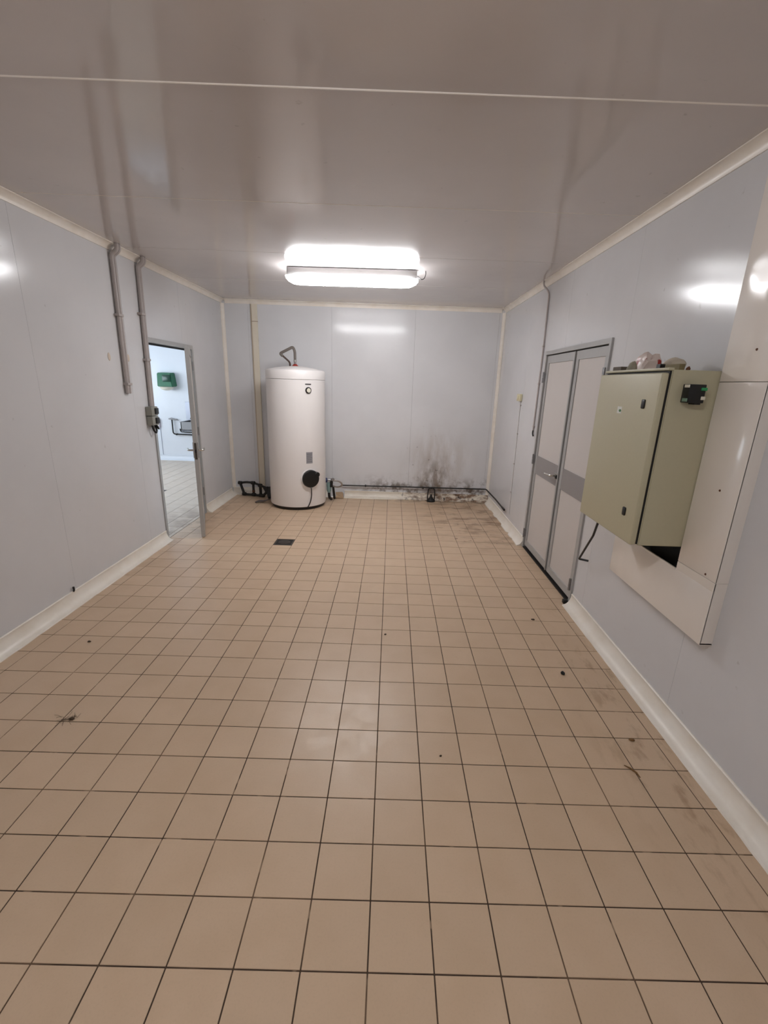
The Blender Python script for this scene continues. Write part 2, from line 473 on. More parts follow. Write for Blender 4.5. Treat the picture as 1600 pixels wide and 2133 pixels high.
skirting('baseboard_left', lambda a, b, t: (XL+E+a, t, Z0+b), YN+0.002, D1[0]-0.004, 'cream coved skirting along the left wall before the doorway', rag=0.006)
skirting('baseboard_left', lambda a, b, t: (XL+E+a, t, Z0+b), D1[1]+0.004, YF-0.08, 'short cream coved skirting between the open door and the far corner')
skirting('baseboard_right', lambda a, b, t: (XR-E-a, t, Z0+b), YN+0.002, D2[0]-0.006, 'cream coved skirting along the right wall under the electric cabinet', rag=0.004)
skirting('baseboard_right', lambda a, b, t: (XR-E-a, t, Z0+b), D2[1]+0.006, YF-0.08, 'chipped cream skirting between the double door and the far right corner', rag=0.030)
skirting('baseboard_back', lambda a, b, t: (t, YF-E-a, Z0+b), XL+0.002, -0.90, 'cream skirting in the far left corner behind the black pipes')
skirting('baseboard_back', lambda a, b, t: (t, YF-E-a, Z0+b), -0.66, XR-0.002, 'broken stained skirting along the foot of the mouldy far wall', M_COVED, rag=0.040)

# ------------------------------------------------------------------ adjoining room through the doorway
f2 = struct('floor', bbox(AX0, XL-0.02, AY0, AY1, -0.08, -0.0022), M_GROUT, 'pale tiled floor of the daylit room beyond the doorway', 'floor')
def in_view2(c):
    # only the strip seen through the doorway
    q = project(((c[0]+c[1])/2, (c[2]+c[3])/2, 0))
    return q is not None and 325 < q[0] < 440 and 950 < q[1] < 1140
floor_tiles(f2, AX0+0.005, XL-0.003, AY0+0.005, AY1-0.005, M_TILE_A, M_TILE_A, 300, in_view2, {(-18, 29)})
w2b = struct('wall_back', bbox(AX0, AX1, AY1, AY1+0.08, 0, H), M_ADJ, 'bright white wall with a sink seen through the open doorway', 'wall')
struct('wall_left', bbox(AX0-0.08, AX0, AY0, AY1, 0, 0.95), M_ADJ, 'left wall of the adjoining room below its window', 'wall')
bm = bmesh.new(); box(bm, AX0-0.08, AX0, AY0, AY1, 2.15, H); box(bm, AX0-0.08, AX0, AY0, 3.2, 0.95, 2.15); box(bm, AX0-0.08, AX0, 7.8, AY1, 0.95, 2.15)
struct('wall_left', bm, M_ADJ, 'left wall of the adjoining room around its window', 'wall')
struct('wall_front', bbox(AX0, AX1, AY0-0.08, AY0, 0, H), M_ADJ, 'near wall of the adjoining room', 'wall')
bm = bmesh.new()
box(bm, AX1, AX1+0.008, AY0, D1[0], 0, H); box(bm, AX1, AX1+0.008, D1[1], YF+0.13, 0, H); box(bm, AX1, AX1+0.008, D1[0], D1[1], D1[3], H)
box(bm, AX1, AX1+0.05, YF+0.135, AY1, 0, H)
struct('wall_right', bm, M_ADJ, 'wall of the adjoining room around the doorway', 'wall')
struct('ceiling', bbox(AX0-0.08, AX1, AY0-0.08, AY1+0.08, H, H+0.08), M_ADJ, 'white ceiling of the adjoining room', 'ceiling')
skirting('baseboard_back', lambda a, b, t: (t, AY1-E-a, Z0+b), AX0+0.002, AX1-0.002, 'white skirting under the sink in the adjoining room', M_ADJ)
wn = thing('window_1', (AX0-0.04, 5.5, 0.95), 'wide window lighting the adjoining room', 'window', kind='structure')
fr = bmesh.new()
for y in (3.2, 4.70, 6.25, 7.75): box(fr, AX0-0.07, AX0-0.01, y, y+0.05, 0.95, 2.15)
box(fr, AX0-0.07, AX0-0.01, 3.2, 7.8, 0.95, 1.0); box(fr, AX0-0.07, AX0-0.01, 3.2, 7.8, 2.10, 2.15)
obj('window_frame', fr, M_ALU, wn)
M_PANE = mat('window_pane', (230, 240, 250), 0.3, emit=((0.80, 0.90, 1.0), WINDOW_STRENGTH))
for y0, y1 in ((3.25, 4.70), (4.75, 6.25), (6.30, 7.75)):
    obj('pane', bbox(AX0-0.045, AX0-0.035, y0, y1, 1.0, 2.10), M_PANE, wn)

# things in the adjoining room
M_GREEN = mat('green_plastic', (34, 104, 72), 0.35, noise=(18, 0.12))
M_GREEND = mat('green_window', (16, 62, 46), 0.25)
M_CREAMC = mat('cream_cup', (226, 222, 206), 0.4)
d = thing('paper_dispenser', (-4.46, AY1-0.10, 1.42), 'green towel dispenser with a cream base on the wall beyond the doorway', 'dispenser')
bm = bmesh.new()
prof = [(-0.155, 1.735), (0.135, 1.735), (0.165, 1.475), (-0.155, 1.475)]
ringf = [bm.verts.new((-4.46+x*0.93, AY1-0.20+(0.03 if z > 1.6 else 0), z)) for x, z in prof]
ringb = [bm.verts.new((-4.46+x, AY1-0.001, z+0.01)) for x, z in prof]
for k in range(4): bm.faces.new((ringf[k], ringf[(k+1) % 4], ringb[(k+1) % 4], ringb[k]))
bm.faces.new(ringf); bm.faces.new(ringb[::-1])
bmesh.ops.bevel(bm, geom=bm.edges[:], offset=0.012, segments=2, affect='EDGES')
obj('cover', bm, M_GREEN, d, True)
obj('viewing_window', bbox(-4.49, -4.34, AY1-0.204, AY1-0.17, 1.57, 1.70, 0.006), M_GREEND, d, True)
bm = bmesh.new()
lathe(bm, [(0.03, 1.405), (0.10, 1.425), (0.135, 1.474)], (-4.45, AY1-0.14, 0), 20)
obj('tray', bm, M_CREAMC, d, True)
sk = thing('wash_basin', (-4.0, AY1-0.2, 0.6), 'steel wall basin with splashback partly hidden by the open door', 'basin')
bm = bmesh.new()
x0, x1, y0, y1, z0, z1 = -4.12, -3.62, AY1-0.42, AY1-0.002, 0.66, 0.83
box(bm, x0, x1, y0, y1, z0, z0+0.015); box(bm, x0, x0+0.015, y0, y1, z0, z1); box(bm, x1-0.015, x1, y0, y1, z0, z1)
box(bm, x0, x1, y0, y0+0.015, z0, z1); box(bm, x0, x1, y1-0.015, y1, z0, z1)
box(bm, x0-0.012, x1+0.012, y0-0.012, y0+0.02, z1-0.012, z1); box(bm, x0-0.012, x0+0.02, y0, y1, z1-0.012, z1)
obj('bowl', bm, M_STEEL, sk)
obj('splashback', bbox(-4.17, -3.74, AY1-0.018, AY1-0.001, 0.835, 1.19, 0.003), mat('splash', (188, 192, 204), 0.35, metal=0.4), sk)
obj('tap', tubebm(fillet([(-4.0, AY1-0.02, 0.90), (-4.0, AY1-0.16, 0.92), (-4.0, AY1-0.22, 0.88)], 0.05), 0.012), M_CHROME, sk, True)
ps = thing('water_pipes', (-4.3, AY1-0.04, 0.5), 'two dark elbowed pipes under the basin beyond the doorway', 'pipes')
obj('pipe', tubebm(fillet([(-4.455, AY1-0.05, 0.835), (-4.455, AY1-0.05, 0.545), (-3.8, AY1-0.05, 0.535)], 0.05), 0.013, 10), M_BPIPE, ps, True)
obj('pipe', tubebm(fillet([(-4.305, AY1-0.05, 0.656), (-4.295, AY1-0.05, 0.595), (-3.8, AY1-0.05, 0.59)], 0.05), 0.012, 10), M_BPIPE, ps, True)
obj('stopcock', tubebm([(-4.52, AY1-0.05, 0.845), (-4.46, AY1-0.05, 0.85), (-4.38, AY1-0.05, 0.84), (-4.338, AY1-0.05, 0.838)], [0.010, 0.022, 0.016, 0.012], 10), M_STEEL, ps, True)
obj('wall_clip', bbox(-4.40, -4.375, AY1-0.07, AY1-0.001, 0.522, 0.556, 0.003), M_BPIPE, ps)
sb = thing('wall_socket', (-4.78, AY1-0.02, 0.66), 'small square socket with a cable line low on the wall beyond the doorway', 'socket')
bm = bmesh.new()
for a in ((-4.86, -4.72, 0.82, 0.845), (-4.86, -4.72, 0.665, 0.69), (-4.745, -4.72, 0.69, 0.82), (-4.86, -4.835, 0.69, 0.82)): box(bm, a[0], a[1], AY1-0.035, AY1-0.001, a[2], a[3])
obj('rim', bm, mat('socket_rim', (170, 162, 172), 0.5), sb)
obj('face', bbox(-4.834, -4.746, AY1-0.02, AY1-0.001, 0.691, 0.819, 0.004), M_CREAMC, sb)
obj('cable', tubebm([(-4.73, AY1-0.006, 0.665), (-4.73, AY1-0.006, 0.10)], 0.0045, 6), mat('grey_cable', (176, 180, 196), 0.5), sb)
M_GRATE = mat('grate_steel', (78, 72, 66), 0.5, metal=0.5)
def drain(cx, cy, label, fill, group=None):
    t = thing('floor_drain', (cx, cy, 0), label, 'drain', group)
    h = T/2-0.002
    bm = bmesh.new()
    for a in ((-h, h, -h, -h+0.014), (-h, h, h-0.014, h), (-h, -h+0.014, -h+0.014, h-0.014), (h-0.014, h, -h+0.014, h-0.014)):
        box(bm, cx+a[0], cx+a[1], cy+a[2], cy+a[3], -0.004, 0.0005)
    obj('frame', bm, M_GRATE, t)
    obj('tray', bbox(cx-h+0.014, cx+h-0.014, cy-h+0.014, cy+h-0.014, -0.0021, -0.0012), mat('drain_dark', (24, 20, 18), 0.7), t)
    bm = bmesh.new()
    lathe(bm, [(0.064, -0.0011), (0.064, 0.0012), (0.055, 0.0022), (0.0, 0.0022)], (cx, cy, 0), 24)
    obj('cap', bm, mat('drain_cap', (58, 50, 45), 0.55), t, True)
    for k in range(-3, 4):
        L = math.sqrt(max(0, 0.05**2-(k*0.014)**2))
        if L > 0.012: obj('slot', bbox(cx-L, cx+L, cy+k*0.014-0.003, cy+k*0.014+0.003, 0.0018, 0.0026), M_BLACK, t)
drain(DX, DY, 'dark square floor drain set among the tiles in front of the water heater', True)
drain(-3.5, 5.9, 'dark floor drain on the pale tiles beyond the doorway', True)

# ------------------------------------------------------------------ lamps
def lamp(cx, cy, yaw, label, wire, group, glow):
    zt = H
    t = thing('ceiling_lamp', (cx, cy, H-0.115), label, 'lamp', group)
    def P(bm):
        bmesh.ops.rotate(bm, verts=bm.verts[:], cent=(0, 0, 0), matrix=Matrix.Rotation(yaw, 3, 'Z'))
        bmesh.ops.translate(bm, verts=bm.verts[:], vec=(cx, cy, 0)); return bm
    L = 0.615
    obj('housing', P(bbox(-L, L, -0.045, 0.045, H-0.078, H-0.006, 0.006)), M_HOUS, t, True)
    for s in (-1, 1):
        obj('bracket', P(bbox(s*0.40-0.02, s*0.40+0.02, -0.025, 0.025, H-0.008, H-0.0005)), M_HOUS, t)
    # diffuser: long trough with rounded section and tapering ends
    bm = bmesh.new(); rings = []
    xs = [(-L-0.012, 0.30), (-L+0.01, 0.62), (-L+0.06, 0.92), (-L+0.13, 1.0), (L-0.13, 1.0), (L-0.06, 0.92), (L-0.01, 0.62), (L+0.012, 0.30)]
    sec = [(-0.052, -0.074)] + [(0.060*math.cos(PI+PI*k/10), -0.102+0.050*math.sin(PI+PI*k/10)) for k in range(11)] + [(0.052, -0.074)]
    for x, f in xs:
        rings.append([bm.verts.new((x, y*(0.55+0.45*f), H-0.074+(z+0.074)*f)) for y, z in sec])
    n = len(sec)
    for A, B in zip(rings, rings[1:]):
        for k in range(n): bm.faces.new((A[k], A[(k+1) % n], B[(k+1) % n], B[k]))
    bm.faces.new(rings[0][::-1]); bm.faces.new(rings[-1])
    obj('diffuser', P(bm), glow, t, True)
    for s in (-1, 1):
        for x in (0.22, 0.50):
            obj('clip', P(bbox(s*x-0.008, s*x+0.008, 0.054, 0.066, H-0.092, H-0.070)), M_HOUS, t)
    if wire:
        pts = [(L+0.005, 0.0, H-0.045), (L+0.040, 0.0, H-0.075), (L+0.070, 0.0, H-0.068), (L+0.082, 0.0, H-0.03), (L+0.080, 0.0, H-0.001)]
        obj('cable', P(tubebm(fillet(pts, 0.03), 0.0035, 8)), M_BLACK, t, True)
    return t
lamp(-0.40, 3.94, -0.03, 'bright white batten lamp under the ceiling in front of the far wall', True, None, M_LAMP)
lamp(-0.30, -0.55, 0.0, 'second white batten lamp on the ceiling above and behind the viewpoint', False, None, M_LAMP2)

# ------------------------------------------------------------------ door 1: left doorway with its open leaf
d1 = thing('door_1', (XL, 4.29, 0), 'open white door in a grey metal frame on the left wall', 'door', kind='structure')
FW = 0.035
bm = bmesh.new()
xo, xi = XL+0.012, XL-0.066
box(bm, xi, xo, D1[0], D1[0]+FW, 0, D1[3]); box(bm, xi, xo, D1[1]-FW, D1[1], 0, D1[3]); box(bm, xi, xo, D1[0]+FW, D1[1]-FW, D1[3]-FW-0.01, D1[3])
box(bm, xi, XL-0.045, D1[0]+FW, D1[0]+FW+0.012, 0, D1[3]-FW); box(bm, xi, XL-0.045, D1[1]-FW-0.012, D1[1]-FW, 0, D1[3]-FW)
obj('door_frame', bm, M_ALU, d1)
obj('seal', bbox(XL-0.05, XL-0.03, D1[0]+FW, D1[1]-FW, D1[3]-FW-0.028, D1[3]-FW-0.011), M_RUB, d1)
# leaf: hinged on the far jamb, opening into this room
hx, hy, ex, ey = XL-0.012, 4.772, -1.995, 3.845
ang = math.atan2(ey-hy, ex-hx); LW = math.hypot(ex-hx, ey-hy)
def LEAF(bm):
    bmesh.ops.rotate(bm, verts=bm.verts[:], cent=(0, 0, 0), matrix=Matrix.Rotation(ang, 3, 'Z'))
    bmesh.ops.translate(bm, verts=bm.verts[:], vec=(hx, hy, 0)); return bm
th = 0.020
ST = 0.055
ZB, ZT = 0.012, 1.965
bm = bmesh.new()
box(bm, 0, ST, -th, th, ZB, ZT); box(bm, LW-ST, LW, -th, th, ZB, ZT)
box(bm, ST, LW-ST, -th, th, ZT-0.07, ZT); box(bm, ST, LW-ST, -th, th, ZB, ZB+0.09); box(bm, ST, LW-ST, -th, th, 0.84, 1.02)
lf = obj('door_leaf', LEAF(bm), M_ALU, d1)
obj('panel', LEAF(bbox(ST, LW-ST, -0.012, 0.012, 1.02, ZT-0.07)), M_DPANEL, lf)
obj('panel', LEAF(bbox(ST, LW-ST, -0.012, 0.012, ZB+0.09, 0.84)), M_DPANEL, lf)
obj('lock_plate', LEAF(bbox(LW-0.001, LW+0.002, -0.011, 0.011, 0.86, 1.03)), M_GRATE, lf)
obj('latch', LEAF(bbox(LW+0.002, LW+0.010, -0.007, 0.007, 0.93, 0.965)), M_BLACK, lf)
for s in (-1, 1):
    pts = [(LW-0.05, s*th, 0.95), (LW-0.05, s*(th+0.055), 0.95), (LW-0.165, s*(th+0.06), 0.95)]
    obj('handle', LEAF(tubebm(fillet(pts, 0.03), 0.010, 10)), M_CHROME, lf, True)
    obj('rose', LEAF(bbox(LW-0.068, LW-0.032, s*th if s > 0 else -th-0.006, th+0.006 if s > 0 else -th, 0.87, 1.03, 0.002)), M_STEEL, lf)
for z in (0.25, 1.0, 1.75):
    obj('hinge', LEAF(lathebm([(0.010, z), (0.010, z+0.10)], (0.006, th+0.007, 0), 10)), M_STEEL, lf, True)

# ------------------------------------------------------------------ door 2: double door on the right
d2 = thing('door_2', (XR, 3.2, 0), 'closed double door with white panels and grey metal rails on the right wall', 'door', kind='structure')
bm = bmesh.new()
a, b, zt = D2[0], D2[1], D2[3]
box(bm, XR-0.014, XR+0.048, a, a+0.034, 0, zt); box(bm, XR-0.014, XR+0.048, b-0.034, b, 0, zt); box(bm, XR-0.014, XR+0.048, a+0.034, b-0.034, zt-0.036, zt)
obj('door_frame', bm, M_ALU, d2)
def leaf(y0, y1, active):
    F0, F1 = XR+0.002, XR+0.042
    z0, z1 = 0.035, zt-0.046
    st = 0.052
    bm = bmesh.new()
    box(bm, F0, F1, y0, y0+st, z0, z1); box(bm, F0, F1, y1-st, y1, z0, z1)
    box(bm, F0, F1, y0+st, y1-st, z1-0.068, z1); box(bm, F0, F1, y0+st, y1-st, z0, z0+0.062)
    o = obj('door_leaf', bm, M_ALU, d2)
    obj('mid_rail', bbox(F0+0.001, F1, y0+st, y1-st, 0.838, 1.022), M_ALUD, o)
    obj('panel', bbox(F0+0.008, F1-0.008, y0+st, y1-st, 1.022, z1-0.068), M_DPANEL, o)
    obj('panel', bbox(F0+0.008, F1-0.008, y0+st, y1-st, z0+0.062, 0.838), M_DPANEL, o)
    hy2 = y1 if active else y0
    for z in (0.12, 0.93, 1.74):
        bm = lathebm([(0.010, z), (0.010, z+0.048)], (F0-0.022, hy2+(0.006 if active else -0.006), 0), 10)
        lathe(bm, [(0.010, z+0.052), (0.010, z+0.10)], (F0-0.022, hy2+(0.006 if active else -0.006), 0), 10)
        box(bm, F0-0.022, F0-0.0002, hy2+(-0.002 if active else -0.012), hy2+(0.012 if active else 0.002), z+0.01, z+0.09)
        obj('hinge', bm, M_STEEL, o, True)
    if active:
        obj('handle', tubebm(fillet([(F0, y0+0.07, 0.93), (F0-0.055, y0+0.07, 0.93), (F0-0.06, y0+0.21, 0.925)], 0.03), [0.010]*1+[0.010]*6+[0.009], 10), M_CHROME, o, True)
        obj('rose', bbox(F0-0.008, F0, y0+0.04, y0+0.10, 0.90, 0.955, 0.003), M_CHROME, o)
        obj('lock', lathebm([(0.016, 0), (0.016, 0.018), (0.010, 0.022)], (F0, y0+0.03, 0.925), 14, (-1, 0, 0)), M_BLACK, o, True)
        obj('strike', bbox(F0-0.012, F0, y0-0.004, y0+0.010, 0.035, z1, 0.002), M_ALU, o)
leaf(3.146, b-0.040, True)
leaf(a+0.040, 3.128, False)
obj('threshold_gap_shade', bbox(XR-0.012, XR+0.048, a+0.034, b-0.034, 0.001, 0.012), mat('threshold_gap_shade', (30, 26, 24), 0.6), d2)  # dark strip paints in the shade of the gap under the leaves
tag(obj('door_stop', bbox(XR-0.055, XR-0.016, 2.497, 2.537, 0.0005, 0.034, 0.006), M_BLACK), 'small black rubber wedge at the near foot of the double door', 'door stop')

# ------------------------------------------------------------------ water heater
HX, HY, HR = -1.266, 5.45, 0.383
h = thing('water_heater', (HX, HY, 0), 'tall white cylindrical water heater standing near the far left corner', 'water heater')
obj('base_ring', lathebm([(HR-0.028, 0.0005), (HR-0.020, 0.012), (HR-0.020, 0.045)], (HX, HY, 0), 64), M_BLACK, h, True)
obj('body', lathebm([(HR-0.016, 0.040), (HR-0.003, 0.046), (HR, 0.060), (HR, 1.685), (HR-0.004, 1.690)], (HX, HY, 0), 96), M_TANK, h, True)
obj('lid', lathebm([(HR-0.004, 1.693), (HR+0.003, 1.697), (HR+0.003, 1.793), (HR-0.003, 1.804), (HR-0.016, 1.810), (0.25, 1.836), (0.10, 1.856), (0.0, 1.860)], (HX, HY, 0), 96), M_TANK, h, True)
A = math.radians(35)
nrm = Vector((math.sin(A), -math.cos(A), 0)); tg = Vector((math.cos(A), math.sin(A), 0))
def onc(u, z, d=0.0):
    """point on the tank: u metres round from the control axis, height z, d out"""
    aa = A + u/HR
    return Vector((HX+math.sin(aa)*(HR+d), HY-math.cos(aa)*(HR+d), z))
def patch(u0, u1, z0, z1, d0, d1, n=6):
    bm = bmesh.new(); rings = []
    for i in range(n+1):
        u = u0+(u1-u0)*i/n
        rings.append([bm.verts.new(onc(u, z, d)) for z, d in ((z0, d0), (z1, d0), (z1, d1), (z0, d1))])
    for P, Q in zip(rings, rings[1:]):
        for k in range(4): bm.faces.new((P[k], P[(k+1) % 4], Q[(k+1) % 4], Q[k]))
    bm.faces.new(rings[0][::-1]); bm.faces.new(rings[-1]); return bm
g = obj('thermometer', lathebm([(0.040, -0.004), (0.040, 0.010), (0.034, 0.016), (0.026, 0.012)], onc(0, 1.565), 28, nrm), M_BLACK, h, True)
obj('dial', lathebm([(0.027, 0.010), (0.027, 0.014), (0.0, 0.016)], onc(0.002, 1.565), 24, nrm), M_CREAMC, g, True)
bdg = obj('badge', patch(-0.040, 0.040, 1.631, 1.646, -0.001, 0.0015), mat('badge_grey', (70, 66, 66), 0.4), h)
obj('rating_plate', patch(-0.045, 0.045, 0.635, 0.785, -0.001, 0.0012), mat('plate_grey', (150, 148, 152), 0.4), h)
for k in range(5):
    obj('print_line', patch(-0.038, 0.030 if k % 2 else 0.038, 0.655+k*0.025, 0.663+k*0.025, 0.0011, 0.0016), mat('print_grey', (104, 102, 106), 0.5), h)
cc = onc(0.005, 0.432)
cv = obj('service_cover', lathebm([(0.118, -0.014), (0.118, 0.030), (0.108, 0.044), (0.06, 0.052), (0.0, 0.053)], cc, 36, nrm), M_BLACK, h, True)
obj('rim', lathebm([(0.128, -0.018), (0.128, 0.004), (0.119, 0.006), (0.119, -0.018)], cc, 36, nrm), M_TANK, h, True)
obj('thermostat_knob', lathebm([(0.034, 0.0), (0.034, 0.055), (0.028, 0.06), (0.0, 0.06)], cc + tg*0.082 + Vector((0, 0, 0.055)), 20, nrm), M_BLACK, cv, True)
pts = [onc(0.004, 0.318, 0.03), onc(0.004, 0.28, 0.035), onc(0.012, 0.20, 0.02), onc(0.0, 0.12, 0.012), onc(-0.03, 0.06, 0.012), onc(-0.045, 0.030, 0.0)]
obj('power_cable', tubebm(fillet(pts, 0.05), 0.0065, 8), M_BLACK, h, True)
obj('cable_gland', tubebm([onc(0.004, 0.335, 0.026), onc(0.004, 0.305, 0.032)], 0.012, 10), M_STEEL, h, True)
M_LAG = mat('pipe_lagging', (112, 104, 98), 0.75, noise=(40, 0.1))
M_COPPER = mat('dark_copper', (64, 46, 38), 0.45, metal=0.5)
obj('outlet_pipe', tubebm(fillet([(-1.335, 5.46, 1.845), (-1.336, 5.46, 1.905), (-1.440, 5.44, 1.995)], 0.03), 0.0115, 10), M_COPPER, h, True)
obj('lagged_pipe', tubebm(fillet([(-1.425, 5.443, 1.978), (-1.456, 5.437, 2.008), (-1.285, 5.43, 2.094), (-1.262, 5.43, 2.04), (-1.262, 5.43, 1.945)], 0.035), 0.0175, 12), M_LAG, h, True)
obj('union_nut', lathebm([(0.014, 1.90), (0.022, 1.907), (0.022, 1.937), (0.014, 1.944)], (-1.262, 5.43, 0), 8), M_CHROME, h, True)
obj('spigot', lathebm([(0.016, 1.845), (0.016, 1.902)], (-1.262, 5.43, 0), 12), M_STEEL, h, True)
obj('red_collar', lathebm([(0.045, 1.838), (0.040, 1.862), (0.018, 1.884)], (-1.262, 5.43, 0), 20), mat('red_collar', (150, 44, 32), 0.5), h, True)

# black pipes left of the heater
mp = thing('pipe_manifold', (-2.0, 5.74, 0), 'black pipework of elbows and crossbars low in the far left corner', 'pipes')
r0 = 0.017
def rod(pts, r=r0, rr=0.03, name='pipe', par=mp, mt=M_BPIPE): return obj(name, tubebm(fillet(pts, rr), r, 10), mt, par, True)
rod([(-2.205, 5.81, 0.195), (-2.11, 5.79, 0.212), (-2.0, 5.77, 0.212), (-1.90, 5.73, 0.190), (-1.80, 5.68, 0.165), (-1.665, 5.63, 0.150)])
rod([(-2.205, 5.81, 0.195), (-2.150, 5.80, 0.026)], 0.019)
rod([(-2.150, 5.80, 0.026), (-1.95, 5.77, 0.024), (-1.83, 5.72, 0.024)], 0.018)
rod([(-2.0, 5.77, 0.205), (-2.0, 5.775, 0.024)], 0.018)
rod([(-1.885, 5.725, 0.185), (-1.885, 5.735, 0.028)], 0.020)
for x, y, z in ((-2.205, 5.81, 0.195), (-2.15, 5.80, 0.030), (-2.0, 5.77, 0.208), (-2.0, 5.775, 0.030), (-1.885, 5.727, 0.184), (-1.885, 5.735, 0.032)):
    obj('fitting', lathebm([(0.018, -0.030), (0.026, -0.026), (0.026, 0.026), (0.018, 0.030)], (x, y, z), 12, (1, -0.2, 0.0)), M_BPIPE, mp, True)
rod([(-1.82, 5.69, 0.165), (-1.775, 5.66, 0.10), (-1.85, 5.70, 0.028)], 0.018)
rod([(-1.77, 5.66, 0.17), (-1.74, 5.62, 0.12), (-1.71, 5.58, 0.03)], 0.028, name='elbow')
rod([(-1.72, 5.64, 0.17), (-1.695, 5.57, 0.12), (-1.69, 5.55, 0.06)], 0.030, name='elbow')
rod([(-2.0, 5.772, 0.10), (-2.0, 5.772, 0.07)], 0.021, name='brass_nut', mt=mat('old_brass', (96, 60, 44), 0.5, metal=0.5))
rg = bmesh.new()
pts = []
for i in range(11):
    t = i/10; pts.append((-1.865+0.20*t, 5.385+0.10*t+0.02*math.sin(t*7), 0.014+0.03*t+0.004*math.sin(t*9)))
tube(rg, pts, [0.012+0.014*math.sin(PI*min(1, 0.15+i/10)) for i in range(11)], 10, flat=0.45)
tag(obj('rag', rg, mat('grey_cloth', (92, 84, 82), 0.9, noise=(40, 0.3)), None, True), 'crumpled grey strip of rag on the floor left of the water heater', 'rag')

# safety group right of the heater
sv = thing('safety_valve', (-0.82, 5.60, 0), 'safety valve with a looped grey hose at the right foot of the water heater', 'valve')
bz = 0.325
obj('blue_collar', lathebm([(0.036, -0.010), (0.034, 0.014), (0.020, 0.022)], (-0.893, 5.585, bz), 18, (1, 0.1, 0)), mat('blue_collar', (44, 52, 92), 0.5), sv, True)
obj('inlet', tubebm([(-0.900, 5.585, bz), (-0.885, 5.588, bz), (-0.86, 5.59, bz), (-0.80, 5.595, bz)], [0.014, 0.014, 0.019, 0.015], 10), M_STEEL, sv, True)
obj('valve_body', tubebm([(-0.815, 5.595, 0.345), (-0.815, 5.595, 0.31), (-0.82, 5.595, 0.225)], [0.016, 0.022, 0.020], 10), M_BPIPE, sv, True)
obj('wheel', lathebm([(0.022, -0.010), (0.026, 0.0), (0.022, 0.010)], (-0.792, 5.57, 0.338), 14, (0.4, -1, 0)), M_STEEL, sv, True)
obj('funnel', lathebm([(0.016, 0.13), (0.030, 0.16), (0.034, 0.205), (0.038, 0.285), (0.034, 0.285)], (-0.855, 5.62, 0), 18), mat('funnel_green', (126, 152, 150), 0.4), sv, True)
obj('waste_pipe', tubebm(fillet([(-0.855, 5.62, 0.135), (-0.850, 5.62, 0.06), (-0.83, 5.68, 0.025)], 0.05), 0.020, 10), M_BPIPE, sv, True)
obj('waste_trap', tubebm(fillet([(-0.797, 5.63, 0.225), (-0.790, 5.66, 0.12), (-0.785, 5.70, 0.03)], 0.04), 0.017, 10), M_BPIPE, sv, True)
lp = [(-0.785, 5.575, 0.325), (-0.735, 5.58, 0.322), (-0.690, 5.60, 0.300), (-0.668, 5.63, 0.262), (-0.690, 5.66, 0.226), (-0.745, 5.66, 0.212), (-0.800, 5.63, 0.232)]
sm = []
for i in range(len(lp)-1):
    p0, p1, p2, p3 = [Vector(lp[min(max(k, 0), len(lp)-1)]) for k in (i-1, i, i+1, i+2)]
    for j in range(6):
        t = j/6
        sm.append(0.5*((2*p1)+(-p0+p2)*t+(2*p0-5*p1+4*p2-p3)*t*t+(-p0+3*p1-3*p2+p3)*t**3))
sm.append(Vector(lp[-1]))
obj('hose', tubebm(sm, 0.0125, 10), mat('braided_hose', (168, 160, 154), 0.45, metal=0.3), sv, True)
# broken piece of skirting and grit lying at the gap
bk = bmesh.new()
vs = [(-0.80, 5.80, 0.0), (-0.665, 5.815, 0.0), (-0.672, 5.86, 0.055), (-0.69, 5.885, 0.075), (-0.79, 5.88, 0.07), (-0.775, 5.85, 0.03)]
top = [bk.verts.new(v) for v in vs]; bot = [bk.verts.new((v[0], v[1]+0.012, v[2]+0.012)) for v in vs]
for k in range(6): bk.faces.new((top[k], top[(k+1) % 6], bot[(k+1) % 6], bot[k]))
bk.faces.new(top); bk.faces.new(bot[::-1])
tag(obj('skirting_fragment', bk, mat('fragment_brown', (168, 140, 108), 0.7, noise=(40, 0.25))), 'broken brown edged piece of skirting beside the safety valve', 'fragment')

# thin black pipe along the far wall, turning onto the right wall
bp_ = thing('water_pipe', (0.4, YF-0.03, 0.19), 'thin black pipe running low along the far wall and round the corner', 'pipe')
obj('pipe', tubebm(fillet([(-0.70, YF-0.035, 0.190), (0.52, YF-0.035, 0.198), (XR-0.045, YF-0.035, 0.202), (XR-0.03, 5.3, 0.195), (XR-0.03, 4.80, 0.185)], 0.03), 0.0095, 10), M_BPIPE, bp_, True)
for x in (-0.34, 0.53, 0.655):
    obj('wall_clip', lathebm([(0.012, -0.012), (0.018, -0.008), (0.018, 0.008), (0.012, 0.012)], (x, YF-0.035, 0.193), 10, (1, 0, 0)), M_BPIPE, bp_, True)
    obj('clip_stem', bbox(x-0.006, x+0.006, YF-0.03, YF-0.0005, 0.187, 0.199), M_BPIPE, bp_)
obj('end_cap', tubebm([(XR-0.03, 4.90, 0.187), (XR-0.03, 4.80, 0.185), (XR-0.03, 4.77, 0.184)], [0.013, 0.015, 0.013], 10), M_BPIPE, bp_, True)
sph = thing('siphon', (0.66, YF-0.09, 0), 'black drain siphon with two thin tubes in front of the broken skirting', 'siphon')
obj('tube', tubebm(fillet([(0.615, YF-0.075, 0.19), (0.600, YF-0.085, 0.10), (0.603, YF-0.09, 0.02)], 0.05), 0.0085, 8), M_BPIPE, sph, True)
obj('tube', tubebm(fillet([(0.700, YF-0.075, 0.19), (0.708, YF-0.085, 0.10), (0.704, YF-0.09, 0.02)], 0.05), 0.0085, 8), M_BPIPE, sph, True)
